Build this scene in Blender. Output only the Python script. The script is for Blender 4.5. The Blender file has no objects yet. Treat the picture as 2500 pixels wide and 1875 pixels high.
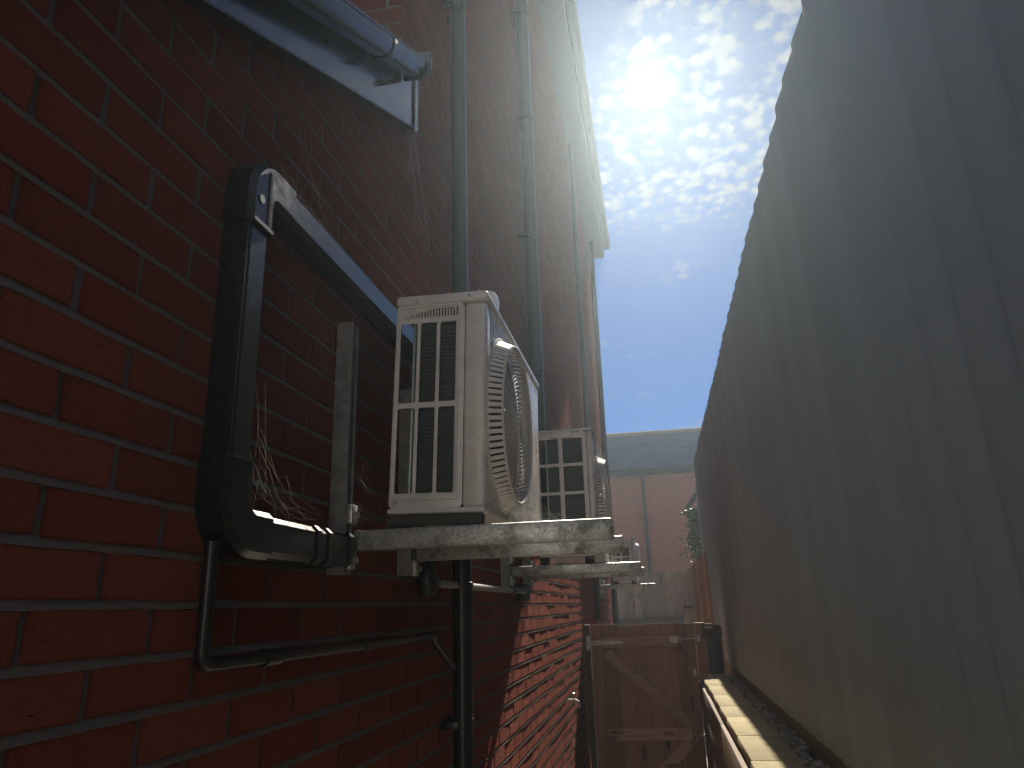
import bpy, bmesh, math, random
from mathutils import Vector, Matrix
random.seed(7)
rad = math.radians
sc = bpy.context.scene
COL = sc.collection

# ------------------------------------------------------------------ camera
cam_d = bpy.data.cameras.new('camera')
cam = bpy.data.objects.new('camera', cam_d); COL.objects.link(cam)
RX = Vector((0.98115253, 0.19110021, -0.02864301))
RY = Vector((-0.08315362, 0.28374685, -0.95528697))   # image down
RZ = Vector((-0.17442817, 0.939664, 0.29428962))      # forward
CAM = Vector((0.74, 0.0, 2.0))
cam.matrix_world = Matrix(((RX.x, -RY.x, -RZ.x, CAM.x), (RX.y, -RY.y, -RZ.y, CAM.y), (RX.z, -RY.z, -RZ.z, CAM.z), (0, 0, 0, 1)))
cam_d.sensor_width = 36.0; cam_d.lens = 36.0 * 1780 / 2500
cam_d.clip_start = 0.02; cam_d.clip_end = 2000
sc.camera = cam

# ------------------------------------------------------------------ sun, sky, exposure
SUN_AZ, SUN_EL = rad(2.7), rad(38.2)
SUNV = Vector((math.sin(SUN_AZ) * math.cos(SUN_EL), math.cos(SUN_AZ) * math.cos(SUN_EL), math.sin(SUN_EL)))
sun_d = bpy.data.lights.new('sun', 'SUN'); sun_d.energy = 5.0; sun_d.angle = rad(0.5); sun_d.color = (1.0, 0.90, 0.74)
sun = bpy.data.objects.new('sun', sun_d); COL.objects.link(sun)
sun.rotation_euler = SUNV.to_track_quat('Z', 'Y').to_euler(); sun.location = (3, 30, 30)
sc.view_settings.view_transform = 'Standard'; sc.view_settings.look = 'None'
sc.view_settings.exposure = 0.62; sc.view_settings.gamma = 1.0; sc.view_settings.use_curve_mapping = False
sc.cycles.use_denoising = True
sc.cycles.max_bounces = 8; sc.cycles.diffuse_bounces = 4; sc.cycles.glossy_bounces = 4; sc.cycles.volume_bounces = 1
sc.cycles.caustics_reflective = False; sc.cycles.caustics_refractive = False
sc.cycles.sample_clamp_indirect = 4.0

class NT:
    """small helper round a node tree"""
    def __init__(s, nt): s.nt = nt; s.n = nt.nodes; s.l = nt.links
    def add(s, t, **kw):
        n = s.n.new(t)
        for k, v in kw.items(): setattr(n, k, v)
        return n
    def set(s, sock, v):
        if hasattr(v, 'is_linked'): s.l.new(v, sock)
        elif v is not None: sock.default_value = v
    def math(s, op, a, b=None, c=None, clamp=False):
        n = s.add('ShaderNodeMath', operation=op, use_clamp=clamp)
        s.set(n.inputs[0], a)
        if b is not None: s.set(n.inputs[1], b)
        if c is not None: s.set(n.inputs[2], c)
        return n.outputs[0]
    def vmath(s, op, a, b=None):
        n = s.add('ShaderNodeVectorMath', operation=op)
        s.set(n.inputs[0], a)
        if b is not None: s.set(n.inputs[1], b)
        return n
    def sep(s, v):
        n = s.add('ShaderNodeSeparateXYZ'); s.l.new(v, n.inputs[0]); return n.outputs
    def comb(s, x, y, z):
        n = s.add('ShaderNodeCombineXYZ')
        for i, v in enumerate((x, y, z)): s.set(n.inputs[i], v)
        return n.outputs[0]
    def noise(s, vec, scale, detail=4, rough=.55, dist=0.0):
        n = s.add('ShaderNodeTexNoise'); s.set(n.inputs['Vector'], vec)
        n.inputs['Scale'].default_value = scale; n.inputs['Detail'].default_value = detail
        n.inputs['Roughness'].default_value = rough; n.inputs['Distortion'].default_value = dist
        return n.outputs['Fac']
    def step(s, v, a, b, to0=0.0, to1=1.0):
        n = s.add('ShaderNodeMapRange', interpolation_type='SMOOTHSTEP')
        s.set(n.inputs[0], v); s.set(n.inputs[1], a); s.set(n.inputs[2], b); s.set(n.inputs[3], to0); s.set(n.inputs[4], to1)
        return n.outputs[0]
    def mix(s, f, a, b, mode='MIX'):
        n = s.add('ShaderNodeMix', data_type='RGBA', blend_type=mode)
        s.set(n.inputs[0], f); s.set(n.inputs[6], a); s.set(n.inputs[7], b)
        return n.outputs[2]
    def vscale(s, v, k):
        n = s.vmath('MULTIPLY', v, k); return n.outputs[0]

world = bpy.data.worlds.new('World'); sc.world = world; world.use_nodes = True
W = NT(world.node_tree); W.n.clear()
out = W.add('ShaderNodeOutputWorld')
sky = W.add('ShaderNodeTexSky', sky_type='NISHITA'); sky.sun_disc = False
sky.sun_elevation = SUN_EL; sky.sun_rotation = SUN_AZ; sky.air_density = 1.0; sky.dust_density = 0.0; sky.ozone_density = 1.5
bg = W.add('ShaderNodeBackground'); bg.inputs[1].default_value = 0.05
W.l.new(W.mix(1.0, sky.outputs[0], (.18, .43, .80, 1), 'MULTIPLY'), bg.inputs[0])
dirv = W.vmath('NORMALIZE', W.add('ShaderNodeTexCoord').outputs['Generated']).outputs[0]
dx, dy, dz = W.sep(dirv)
zz = W.math('MAXIMUM', dz, 0.03)
px_, py_ = W.math('DIVIDE', dx, zz), W.math('DIVIDE', dy, zz)
P = W.comb(px_, py_, 0.0)
# a sheet of small fair-weather puffs, thickest round the sun, thinning to the horizon
nA = W.noise(W.vscale(P, (1, .8, 1)), 38.0, 6, .64, .6)
nB = W.noise(P, 12.0, 4, .55)
nC = W.noise(P, 2.6, 2, .5)
vo = W.add('ShaderNodeTexVoronoi', feature='SMOOTH_F1'); W.set(vo.inputs['Vector'], W.vscale(P, (1, .75, 1)))
vo.inputs['Scale'].default_value = 36.0; vo.inputs['Smoothness'].default_value = .5
edge = W.math('ADD', W.math('MULTIPLY', px_, 2.6), W.math('MULTIPLY', W.math('SUBTRACT', py_, 1.2), 1.0))
edge = W.math('ADD', edge, W.math('MULTIPLY', W.math('SUBTRACT', nC, .5), .5))
m1 = W.step(edge, -.14, .06)
m2 = W.step(W.math('ADD', py_, W.math('MULTIPLY', W.math('SUBTRACT', nB, .5), .5)), 1.72, 1.92, 1.0, 0.0)
mask = W.math('MULTIPLY', m1, m2)
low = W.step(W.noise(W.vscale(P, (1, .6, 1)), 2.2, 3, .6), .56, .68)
back = W.math('MULTIPLY', W.step(py_, .75, .25), W.step(W.noise(P, 1.1, 3, .55), .36, .52))  # extra clouds overhead and behind, added out of view to raise ambient light
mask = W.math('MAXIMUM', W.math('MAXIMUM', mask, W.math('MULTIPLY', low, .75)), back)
puff = W.math('ADD', W.math('MULTIPLY', W.math('SUBTRACT', .62, vo.outputs['Distance']), .55), W.math('MULTIPLY', nA, .62))
puff = W.math('ADD', puff, W.math('MULTIPLY', W.math('SUBTRACT', nB, .5), .7))
cl = W.math('MULTIPLY', W.step(puff, .27, .58), mask)
fade = W.step(dz, .03, .12)
cl = W.math('MULTIPLY', cl, fade)
dotS = W.vmath('DOT_PRODUCT', dirv, tuple(SUNV)).outputs['Value']
ang = W.math('ARCCOSINE', W.math('MINIMUM', dotS, .999999))
def lobe(width, k, p=1.0):
    t = W.math('POWER', W.math('DIVIDE', ang, rad(width)), p)
    return W.math('MULTIPLY', W.math('EXPONENT', W.math('MULTIPLY', t, -1.0)), k)
cb = W.math('ADD', W.math('ADD', lobe(9, .06), W.step(ang, rad(40), rad(100), .21, .80)), lobe(2.4, .1))     # brighter toward the sun; clouds away from it brightened to lift ambient light
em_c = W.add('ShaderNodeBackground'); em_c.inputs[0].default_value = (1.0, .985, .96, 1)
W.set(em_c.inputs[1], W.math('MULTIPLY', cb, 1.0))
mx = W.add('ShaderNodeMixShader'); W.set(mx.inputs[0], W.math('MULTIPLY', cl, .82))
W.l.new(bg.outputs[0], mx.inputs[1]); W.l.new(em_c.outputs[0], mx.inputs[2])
glow = W.math('ADD', W.math('ADD', lobe(.55, 40, 2.0), lobe(1.0, .3)), lobe(4, .02))  # the disc and its aureole
em_g = W.add('ShaderNodeBackground'); em_g.inputs[0].default_value = (1.0, .97, .90, 1); W.set(em_g.inputs[1], glow)
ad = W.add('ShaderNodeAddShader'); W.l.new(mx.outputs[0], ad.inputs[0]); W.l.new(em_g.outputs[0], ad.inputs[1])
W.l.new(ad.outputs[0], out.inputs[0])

# ------------------------------------------------------------------ materials
MATS = {}
def mat(name):
    m = bpy.data.materials.new(name); m.use_nodes = True; MATS[name] = m
    t = NT(m.node_tree); b = t.n['Principled BSDF']
    return m, t, b
def pos(t): return t.add('ShaderNodeNewGeometry').outputs['Position']
def bump(t, b, h, dist, strength=1.0, fw=None):
    n = t.add('ShaderNodeBump')
    if fw and 'Filter Width' in n.inputs: n.inputs['Filter Width'].default_value = fw
    n.inputs['Strength'].default_value = strength; n.inputs['Distance'].default_value = dist
    t.set(n.inputs['Height'], h); t.l.new(n.outputs[0], b.inputs['Normal'])
def simple(name, col, rough=.5, metal=0.0, nscale=40, var=.12, bmp=0.0, spec=.5, dirt=0.0, rv=.09):
    m, t, b = mat(name)
    p = pos(t)
    n = t.noise(p, nscale, 4)
    k = t.step(n, .3, .7, 1 - var, 1 + var)
    c = t.mix(1.0, (*col, 1), t.comb(k, k, k), 'MULTIPLY')
    if dirt:
        d = t.step(t.noise(p, nscale * .35, 5, .65), .52, .72)
        c = t.mix(t.math('MULTIPLY', d, dirt), c, (.10, .09, .075, 1))
    t.set(b.inputs['Base Color'], c)
    t.set(b.inputs['Roughness'], t.step(n, .2, .8, max(.02, rough - rv), min(1, rough + rv)))
    b.inputs['Metallic'].default_value = metal; b.inputs['Specular IOR Level'].default_value = spec
    if bmp: bump(t, b, t.noise(p, nscale * 3, 5, .6), bmp)
    return m

GA, LB, ZB, YB = .0747, .2305, 2.0212, .8968     # course height, brick length, datum course and joint
def brick_mat():
    m, t, b = mat('red_brick')
    p = pos(t); x, y, z = t.sep(p)
    row = t.math('FLOOR', t.math('DIVIDE', t.math('SUBTRACT', z, ZB), GA))
    odd = t.math('FLOORED_MODULO', row, 2.0)
    colm = t.math('FLOOR', t.math('SUBTRACT', t.math('DIVIDE', t.math('SUBTRACT', y, YB), LB), t.math('MULTIPLY', odd, .5)))
    wn = t.add('ShaderNodeTexWhiteNoise', noise_dimensions='2D'); t.l.new(t.comb(row, colm, 0.0), wn.inputs['Vector'])
    r1 = wn.outputs['Value']; rc = t.sep(wn.outputs['Color'])
    c = t.mix(r1, (.120, .030, .021, 1), (.175, .049, .032, 1))
    c = t.mix(t.step(rc[1], .6, 1.0, 0, .7), c, (.13, .026, .019, 1))
    n1 = t.noise(p, 60, 5, .65); n2 = t.noise(p, 320, 4, .6); n3 = t.noise(p, 7, 3, .6)
    c = t.mix(t.step(n1, .40, .68, 0, .5), c, (.12, .024, .016, 1))
    c = t.mix(t.step(t.noise(p, 22, 5, .7), .66, .80, 0, .3), c, (.30, .20, .16, 1))       # lime bloom
    c = t.mix(t.step(n3, .55, .75, 0, .3), c, (.14, .036, .026, 1))
    t.set(b.inputs['Base Color'], c); b.inputs['Roughness'].default_value = .82; b.inputs['Specular IOR Level'].default_value = .18
    # drag-faced texture: short near-horizontal creases plus grit
    cre = t.noise(t.vscale(p, (40, 38, 150)), 1.0, 4, .6, .6)
    pits = t.step(t.noise(t.vscale(p, (60, 30, 130)), 1.0, 2, .5, 1.2), .68, .74, 0, -1.2)
    h = t.math('ADD', t.math('ADD', t.math('MULTIPLY', cre, .8), t.math('MULTIPLY', n2, .75)), pits)
    m.cycles.use_bump_map_correction = False
    c2 = t.mix(t.math('MULTIPLY', pits, -.6), c, (.05, .016, .012, 1)); t.set(b.inputs['Base Color'], c2)
    bump(t, b, h, .0180, 1.0, .02)
    return m
brick_mat()
def mortar_mat():
    m, t, b = mat('mortar')
    p = pos(t)
    n = t.noise(p, 35, 5, .65)
    c = t.mix(n, (.095, .088, .085, 1), (.16, .15, .142, 1))
    c = t.mix(t.step(t.noise(p, 4, 3), .55, .75, 0, .4), c, (.14, .12, .105, 1))
    t.set(b.inputs['Base Color'], c); b.inputs['Roughness'].default_value = .95
    m.cycles.use_bump_map_correction = False
    bump(t, b, t.noise(p, 240, 5, .7), .005, 1.0, .02)
mortar_mat()
simple('pvc_black', (.011, .012, .014), .33, 0, 8, .15, .0, .35, 0, .01)
simple('pvc_dusty', (.010, .011, .013), .21, 0, 60, .15, .0002, .38, .0, .06)
simple('fascia_pvc', (.030, .034, .042), .12, 0, 18, .15, .0, .7, .05)
simple('lead_grey', (.22, .22, .22), .55, 0, 40, .2, .0005)
simple('casing', (.58, .55, .535), .28, 0, 9, .05, .0, .45, .06)
simple('casing_trim', (.56, .535, .52), .45, 0, 9, .05, .0, .45, .05)
simple('rubber', (.012, .012, .012), .8)
simple('coil', (.030, .040, .042), .45, .5, 120, .3)
simple('coil_edge', (.30, .38, .36), .45, .6, 60, .2)
simple('inside_dark', (.04, .04, .042), .7)
simple('screw_steel', (.55, .55, .55), .3, 1.0)
simple('hinge_zinc', (.50, .48, .44), .48, .7, 60, .3, .0006, .5, .3)
simple('padlock_black', (.02, .02, .022), .4)
simple('brass', (.55, .40, .16), .35, 1.0, 50, .2)
simple('white_plastic', (.72, .71, .68), .4)
simple('soffit_dark', (.07, .075, .085), .5)
simple('roof_tile', (.055, .055, .06), .8, 0, 12, .3, .002)
simple('paving', (.42, .39, .35), .9, 0, 6, .25, .003)
simple('soil', (.05, .04, .03), 1.0, 0, 20, .4, .01)
simple('pebble', (.30, .28, .25), .75, 0, 25, .45, .001)
simple('render_pale', (.80, .77, .72), .9, 0, 5, .05, .001)
simple('far_render', (.30, .12, .08), .9)
def galv():
    m, t, b = mat('galvanised')
    p = pos(t)
    v = t.add('ShaderNodeTexVoronoi'); t.set(v.inputs['Vector'], p); v.inputs['Scale'].default_value = 170
    s_ = t.sep(v.outputs['Color'])[0]
    n = t.noise(p, 16, 5, .65)
    c = t.mix(s_, (.30, .31, .30, 1), (.48, .49, .475, 1))
    c = t.mix(t.step(n, .50, .68, 0, .75), c, (.15, .15, .13, 1))
    c = t.mix(t.step(t.noise(p, 60, 4, .7), .60, .75, 0, .6), c, (.70, .68, .60, 1))
    t.set(b.inputs['Base Color'], c); t.set(b.inputs['Metallic'], .75)
    t.set(b.inputs['Roughness'], t.step(n, .3, .7, .34, .62))
    bump(t, b, t.math('ADD', t.math('MULTIPLY', s_, .3), t.noise(p, 300, 3)), .0004)
galv()
simple('channel_grey', (.20, .20, .20), .5, .5, 30, .25, .0003, .5, .2)
def wood(name, c0, c1, axis, knots=True, wear=.3, rough=.75):
    m, t, b = mat(name)
    p = pos(t)
    oi = t.add('ShaderNodeObjectInfo').outputs['Random']
    sh = t.vmath('ADD', p, t.comb(t.math('MULTIPLY', oi, 7.3), t.math('MULTIPLY', oi, 3.1), t.math('MULTIPLY', oi, 11.7))).outputs[0]
    st = {'x': (3, 55, 55), 'y': (55, 3, 55), 'z': (55, 55, 3)}[axis]
    g = t.noise(t.vscale(sh, st), 1.0, 5, .6, .4)
    g2 = t.noise(t.vscale(sh, tuple(v * 4 for v in st)), 1.0, 3, .6)
    c = t.mix(t.step(g, .3, .7), (*c0, 1), (*c1, 1))
    k = t.step(oi, 0, 1, .78, 1.18); c = t.mix(1.0, c, t.comb(k, k, k), 'MULTIPLY')
    c = t.mix(t.step(t.noise(sh, 5, 4, .6), .5, .75, 0, wear), c, (c0[0] * .45, c0[1] * .45, c0[2] * .45, 1))
    if knots:
        v = t.add('ShaderNodeTexVoronoi'); ks = {'x': (2.2, 7, 7), 'y': (7, 2.2, 7), 'z': (7, 7, 2.2)}[axis]
        t.set(v.inputs['Vector'], t.vscale(sh, ks)); v.inputs['Scale'].default_value = 1.0
        c = t.mix(t.step(v.outputs['Distance'], .10, .22, .8, 0), c, (c0[0] * .25, c0[1] * .22, c0[2] * .2, 1))
    t.set(b.inputs['Base Color'], c); b.inputs['Roughness'].default_value = rough
    bump(t, b, t.math('ADD', g, t.math('MULTIPLY', g2, .5)), .0016)
wood('gate_wood', (.29, .145, .085), (.39, .20, .12), 'z')
wood('gate_rail_wood', (.42, .25, .16), (.54, .34, .22), 'x')
wood('dark_timber', (.055, .042, .032), (.10, .075, .055), 'z', False)
wood('sleeper_wood', (.13, .085, .05), (.22, .15, .09), 'y', False)
wood('pale_wood', (.22, .155, .125), (.32, .235, .19), 'z', True, .45)
wood('orange_wood', (.40, .235, .13), (.50, .31, .19), 'z')
wood('grey_wood', (.50, .44, .41), (.62, .56, .52), 'z')
def fence_mat():
    m, t, b = mat('fence_paint')
    p = pos(t)
    oi = t.add('ShaderNodeObjectInfo').outputs['Random']
    c = t.mix(t.noise(p, 3, 4), (.37, .48, .54, 1), (.43, .53, .59, 1))
    k = t.step(oi, 0, 1, .94, 1.05); c = t.mix(1.0, c, t.comb(k, k, k), 'MULTIPLY')
    run = t.noise(t.vscale(p, (1, 38, 5)), 1.0, 4, .6)                      # mould runs down the boards
    c = t.mix(t.step(run, .64, .76, 0, .22), c, (.10, .12, .11, 1))
    z = t.sep(p)[2]
    c = t.mix(t.math('MULTIPLY', t.step(z, 1.45, 1.75, .45, 0), t.noise(p, 9, 4)), c, (.22, .20, .15, 1))   # splash-back soil
    t.set(b.inputs['Base Color'], c); b.inputs['Roughness'].default_value = .72
    bump(t, b, t.noise(t.vscale(p, (200, 200, 12)), 1.0, 3), .0006)
fence_mat()
def stone_mat(name, a, b_, z=False):
    m, t, b = mat(name)
    p = pos(t)
    oi = t.add('ShaderNodeObjectInfo').outputs['Random']
    n = t.noise(p, 9, 5, .65)
    c = t.mix(n, (*a, 1), (*b_, 1))
    k = t.step(oi, 0, 1, .85, 1.12); c = t.mix(1.0, c, t.comb(k, k, k), 'MULTIPLY')
    c = t.mix(t.step(t.noise(p, 40, 5, .7), .58, .74, 0, .5), c, (a[0] * .4, a[1] * .38, a[2] * .34, 1))
    t.set(b.inputs['Base Color'], c); b.inputs['Roughness'].default_value = .9
    saw = t.noise(t.vscale(p, (9, 130, 60)), 1.0, 4, .6, .5)
    bump(t, b, t.math('ADD', t.math('MULTIPLY', saw, 1.2), t.noise(p, 60, 5, .65)), .009)
stone_mat('sandstone', (.44, .36, .20), (.62, .53, .34))
stone_mat('gravel_board', (.20, .16, .11), (.28, .23, .16))
def far_brick():
    m, t, b = mat('far_brick')
    p = pos(t); x, y, z = t.sep(p)
    br = t.add('ShaderNodeTexBrick'); t.l.new(t.comb(t.math('ADD', x, y), z, 0.0), br.inputs['Vector'])
    br.inputs['Scale'].default_value = 1.0; br.inputs['Brick Width'].default_value = .225; br.inputs['Row Height'].default_value = .075
    br.inputs['Mortar Size'].default_value = .010
    br.inputs['Color1'].default_value = (.33, .085, .032, 1); br.inputs['Color2'].default_value = (.38, .115, .05, 1); br.inputs['Mortar'].default_value = (.25, .18, .15, 1)
    c = t.mix(t.step(t.noise(t.vscale(p, (2, 2, 9)), 1.0, 4), .4, .7, 0, .5), br.outputs['Color'], (.24, .10, .065, 1))
    t.set(b.inputs['Base Color'], c); b.inputs['Roughness'].default_value = .9
    bump(t, b, br.outputs['Fac'], -.006)
far_brick()
simple('slate', (.045, .065, .115), .8, 0, 4, .25, .002, .25)
def leafmat():
    m, t, b = mat('leaf')
    oi = t.noise(pos(t), 30, 2)
    c = t.mix(oi, (.035, .075, .022, 1), (.11, .15, .05, 1))
    t.set(b.inputs['Base Color'], c); b.inputs['Roughness'].default_value = .45
leafmat()
def webmat():
    m, t, b = mat('silk')
    b.inputs['Base Color'].default_value = (.85, .84, .80, 1); b.inputs['Roughness'].default_value = .25
    b.inputs['Transmission Weight'].default_value = .35; b.inputs['IOR'].default_value = 1.3
    tr = t.add('ShaderNodeBsdfTranslucent'); tr.inputs[0].default_value = (.9, .88, .82, 1)
    ms = t.add('ShaderNodeMixShader'); ms.inputs[0].default_value = .6
    o = t.n['Material Output']; t.l.new(b.outputs[0], ms.inputs[1]); t.l.new(tr.outputs[0], ms.inputs[2]); t.l.new(ms.outputs[0], o.inputs[0])
webmat()

# ------------------------------------------------------------------ mesh helpers
class MB:
    def __init__(s): s.v = []; s.f = []
    def add(s, vs, fs, M=None):
        o = len(s.v)
        s.v += [tuple(M @ Vector(p)) if M else tuple(p) for p in vs]
        s.f += [tuple(i + o for i in f) for f in fs]
        return s
    def box(s, x0, x1, y0, y1, z0, z1, M=None):
        return s.add([(x0, y0, z0), (x1, y0, z0), (x1, y1, z0), (x0, y1, z0), (x0, y0, z1), (x1, y0, z1), (x1, y1, z1), (x0, y1, z1)],
                     [(3, 2, 1, 0), (4, 5, 6, 7), (0, 1, 5, 4), (1, 2, 6, 5), (2, 3, 7, 6), (3, 0, 4, 7)], M)
    def bbox(s, x0, x1, y0, y1, z0, z1, bv=.004, seg=2, M=None):
        bm = bmesh.new(); bmesh.ops.create_cube(bm, size=1)
        bmesh.ops.scale(bm, vec=(x1 - x0, y1 - y0, z1 - z0), verts=bm.verts)
        bmesh.ops.translate(bm, vec=((x0 + x1) / 2, (y0 + y1) / 2, (z0 + z1) / 2), verts=bm.verts)
        bmesh.ops.bevel(bm, geom=bm.edges[:], offset=bv, segments=seg, affect='EDGES', profile=.5)
        bm.verts.index_update()
        s.add([v.co[:] for v in bm.verts], [[v.index for v in f.verts] for f in bm.faces], M); bm.free(); return s
    def sweep(s, prof, path, up=(0, 0, 1), caps=True, M=None):
        """closed 2-D profile (a along side, b along up) swept down a path of points"""
        path = [Vector(p) for p in path]; n = len(prof); vs = []; fs = []
        up = Vector(up)
        for i, p in enumerate(path):
            if i == 0: d = path[1] - p
            elif i == len(path) - 1: d = p - path[i - 1]
            else:
                d = (p - path[i - 1]).normalized() + (path[i + 1] - p).normalized()
            d.normalize()
            u0 = up if abs(d.dot(up)) < .98 else Vector((1, 0, 0))
            side = d.cross(u0).normalized(); u = side.cross(d).normalized()
            k = 1.0
            if 0 < i < len(path) - 1:
                a = (p - path[i - 1]).normalized(); k = 1.0 / max(.5, abs(d.dot(a)))
            for a_, b_ in prof: vs.append(p + side * a_ + u * b_ * (k if abs(u.dot(up)) < .999 else 1))
        for i in range(len(path) - 1):
            for j in range(n):
                j2 = (j + 1) % n
                fs.append((i * n + j, i * n + j2, (i + 1) * n + j2, (i + 1) * n + j))
        if caps:
            fs.append(tuple(range(n))[::-1]); fs.append(tuple((len(path) - 1) * n + j for j in range(n)))
        return s.add(vs, fs, M)
    def tube(s, path, r, n=12, caps=True, M=None):
        path = [Vector(p) for p in path]; vs = []; fs = []
        rs = r if isinstance(r, (list, tuple)) else [r] * len(path)
        d0 = (path[1] - path[0]).normalized()
        ref = Vector((0, 0, 1)) if abs(d0.z) < .9 else Vector((1, 0, 0))
        for i, p in enumerate(path):
            if i == 0: d = path[1] - p
            elif i == len(path) - 1: d = p - path[i - 1]
            else: d = (p - path[i - 1]).normalized() + (path[i + 1] - p).normalized()
            if d.length < 1e-9: d = d0.copy()
            d.normalize()
            a = d.cross(ref)
            if a.length < .05: a = d.cross(Vector((0, 1, 0)))
            a.normalize(); b = a.cross(d)
            ref = -b if b.dot(ref) < 0 and False else ref
            for j in range(n):
                t = 2 * math.pi * j / n
                vs.append(p + (a * math.cos(t) + b * math.sin(t)) * rs[i])
        for i in range(len(path) - 1):
            for j in range(n):
                j2 = (j + 1) % n
                fs.append((i * n + j, i * n + j2, (i + 1) * n + j2, (i + 1) * n + j))
        if caps:
            fs.append(tuple(range(n))[::-1]); fs.append(tuple((len(path) - 1) * n + j for j in range(n)))
        return s.add(vs, fs, M)
    def lathe(s, prof, n=24, M=None, close=True):
        """profile of (r, z) turned about z"""
        vs = []; fs = []; m = len(prof)
        for i in range(n):
            t = 2 * math.pi * i / n
            for r, z in prof: vs.append((r * math.cos(t), r * math.sin(t), z))
        for i in range(n):
            i2 = (i + 1) % n
            for j in range(m - 1):
                fs.append((i * m + j, i2 * m + j, i2 * m + j + 1, i * m + j + 1))
        return s.add(vs, fs, M)
    def torus(s, R, r, n=48, k=6, M=None):
        vs = []; fs = []
        for i in range(n):
            t = 2 * math.pi * i / n
            for j in range(k):
                q = 2 * math.pi * j / k; w = R + r * math.cos(q)
                vs.append((w * math.cos(t), w * math.sin(t), r * math.sin(q)))
        for i in range(n):
            for j in range(k):
                fs.append((i * k + j, ((i + 1) % n) * k + j, ((i + 1) % n) * k + (j + 1) % k, i * k + (j + 1) % k))
        return s.add(vs, fs, M)
    def mesh(s, name, m, smooth=30):
        me = bpy.data.meshes.new(name); me.from_pydata(s.v, [], s.f); me.validate()
        bm = bmesh.new(); bm.from_mesh(me); bmesh.ops.recalc_face_normals(bm, faces=bm.faces); bm.to_mesh(me); bm.free()
        if m: me.materials.append(MATS[m])
        if smooth:
            me.polygons.foreach_set('use_smooth', [True] * len(me.polygons)); me.set_sharp_from_angle(angle=rad(smooth))
        me.update(); return me
    def build(s, name, m, parent=None, smooth=30):
        return link(name, s.mesh(name, m, smooth), parent)

def link(name, me, parent=None, loc=None):
    o = bpy.data.objects.new(name, me); COL.objects.link(o)
    if parent is not None: o.parent = parent; o.location = -base(parent) if loc is None else loc
    elif loc is not None: o.location = loc
    return o
def base(o):
    """world position of the thing a part hangs under (things built in world coordinates are not rotated)"""
    return Vector(o['base']) if 'base' in o else Vector((0, 0, 0))
def tag(o, label=None, cat=None, group=None, kind=None):
    if label: o['label'] = label
    if cat: o['category'] = cat
    if group: o['group'] = group
    if kind: o['kind'] = kind
    return o
def thing(name, label, cat, loc=(0, 0, 0), group=None, local=False):
    o = bpy.data.objects.new(name, None); COL.objects.link(o); o.location = loc; o.empty_display_size = .05
    if not local: o['base'] = tuple(loc)
    return tag(o, label, cat, group)
def copy_tree(o, parent=None):
    c = o.copy(); COL.objects.link(c)
    if parent is not None: c.parent = parent
    for ch in list(o.children): copy_tree(ch, c)
    return c
def rrect(x0, x1, y0, y1, r, n=4):
    pts = []
    for cx, cy, a0 in ((x1 - r, y0 + r, -90), (x1 - r, y1 - r, 0), (x0 + r, y1 - r, 90), (x0 + r, y0 + r, 180)):
        for i in range(n + 1):
            a = rad(a0 + 90 * i / n); pts.append((cx + r * math.cos(a), cy + r * math.sin(a)))
    return pts
def plate(outer, holes, thick, bev=.0):
    """flat plate with holes, in the XY plane, thickness along Z; returns verts, faces"""
    cu = bpy.data.curves.new('plate', 'CURVE'); cu.dimensions = '2D'; cu.fill_mode = 'BOTH'; cu.extrude = thick / 2 - bev; cu.bevel_depth = bev; cu.bevel_resolution = 1
    for pts in [outer] + holes:
        sp = cu.splines.new('POLY'); sp.points.add(len(pts) - 1); sp.use_cyclic_u = True
        for i, (a, b) in enumerate(pts): sp.points[i].co = (a, b, 0, 1)
    ob = bpy.data.objects.new('plate', cu); me = bpy.data.meshes.new_from_object(ob)
    bm = bmesh.new(); bm.from_mesh(me); bmesh.ops.remove_doubles(bm, verts=bm.verts, dist=1e-5); bm.verts.index_update()
    vs = [v.co[:] for v in bm.verts]; fs = [[v.index for v in f.verts] for f in bm.faces]
    bm.free(); bpy.data.objects.remove(ob); bpy.data.curves.remove(cu); bpy.data.meshes.remove(me)
    return vs, fs
def to_px(p):
    d = Vector(p) - CAM; zc = d.dot(RZ)
    if zc < .05: return None
    return (512 + d.dot(RX) / zc * 729.1, 384 + d.dot(RY) / zc * 729.1, zc)
def circ(r, n=16, k=1.0): return [(r * math.cos(2 * math.pi * i / n) * k, r * math.sin(2 * math.pi * i / n)) for i in range(n)]

# ------------------------------------------------------------------ ground
g = MB(); g.add([(-300, -300, 0), (300, -300, 0), (300, 300, 0), (-300, 300, 0)], [(0, 1, 2, 3)])
tag(g.build('ground', 'paving', None, 0), kind='structure')

# ------------------------------------------------------------------ scattering volume added to stand in for veiling glare
HZ_D, HZ_G = 0.0038, 0.80
hm = bpy.data.materials.new('haze_air'); hm.use_nodes = True; hm.cycles.homogeneous_volume = True; ht = NT(hm.node_tree); ht.n.clear()
pv = ht.add('ShaderNodeVolumePrincipled'); pv.inputs['Color'].default_value = (.70, .87, 1.0, 1); pv.inputs['Density'].default_value = HZ_D; pv.inputs['Anisotropy'].default_value = HZ_G
ho = ht.add('ShaderNodeOutputMaterial'); ht.l.new(pv.outputs[0], ho.inputs['Volume']); MATS['haze_air'] = hm
hz = MB(); hz.box(-305, 305, -305, 305, -1.0, 8.9)
tag(hz.build('haze', 'haze_air', None, 0), kind='stuff')

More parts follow.
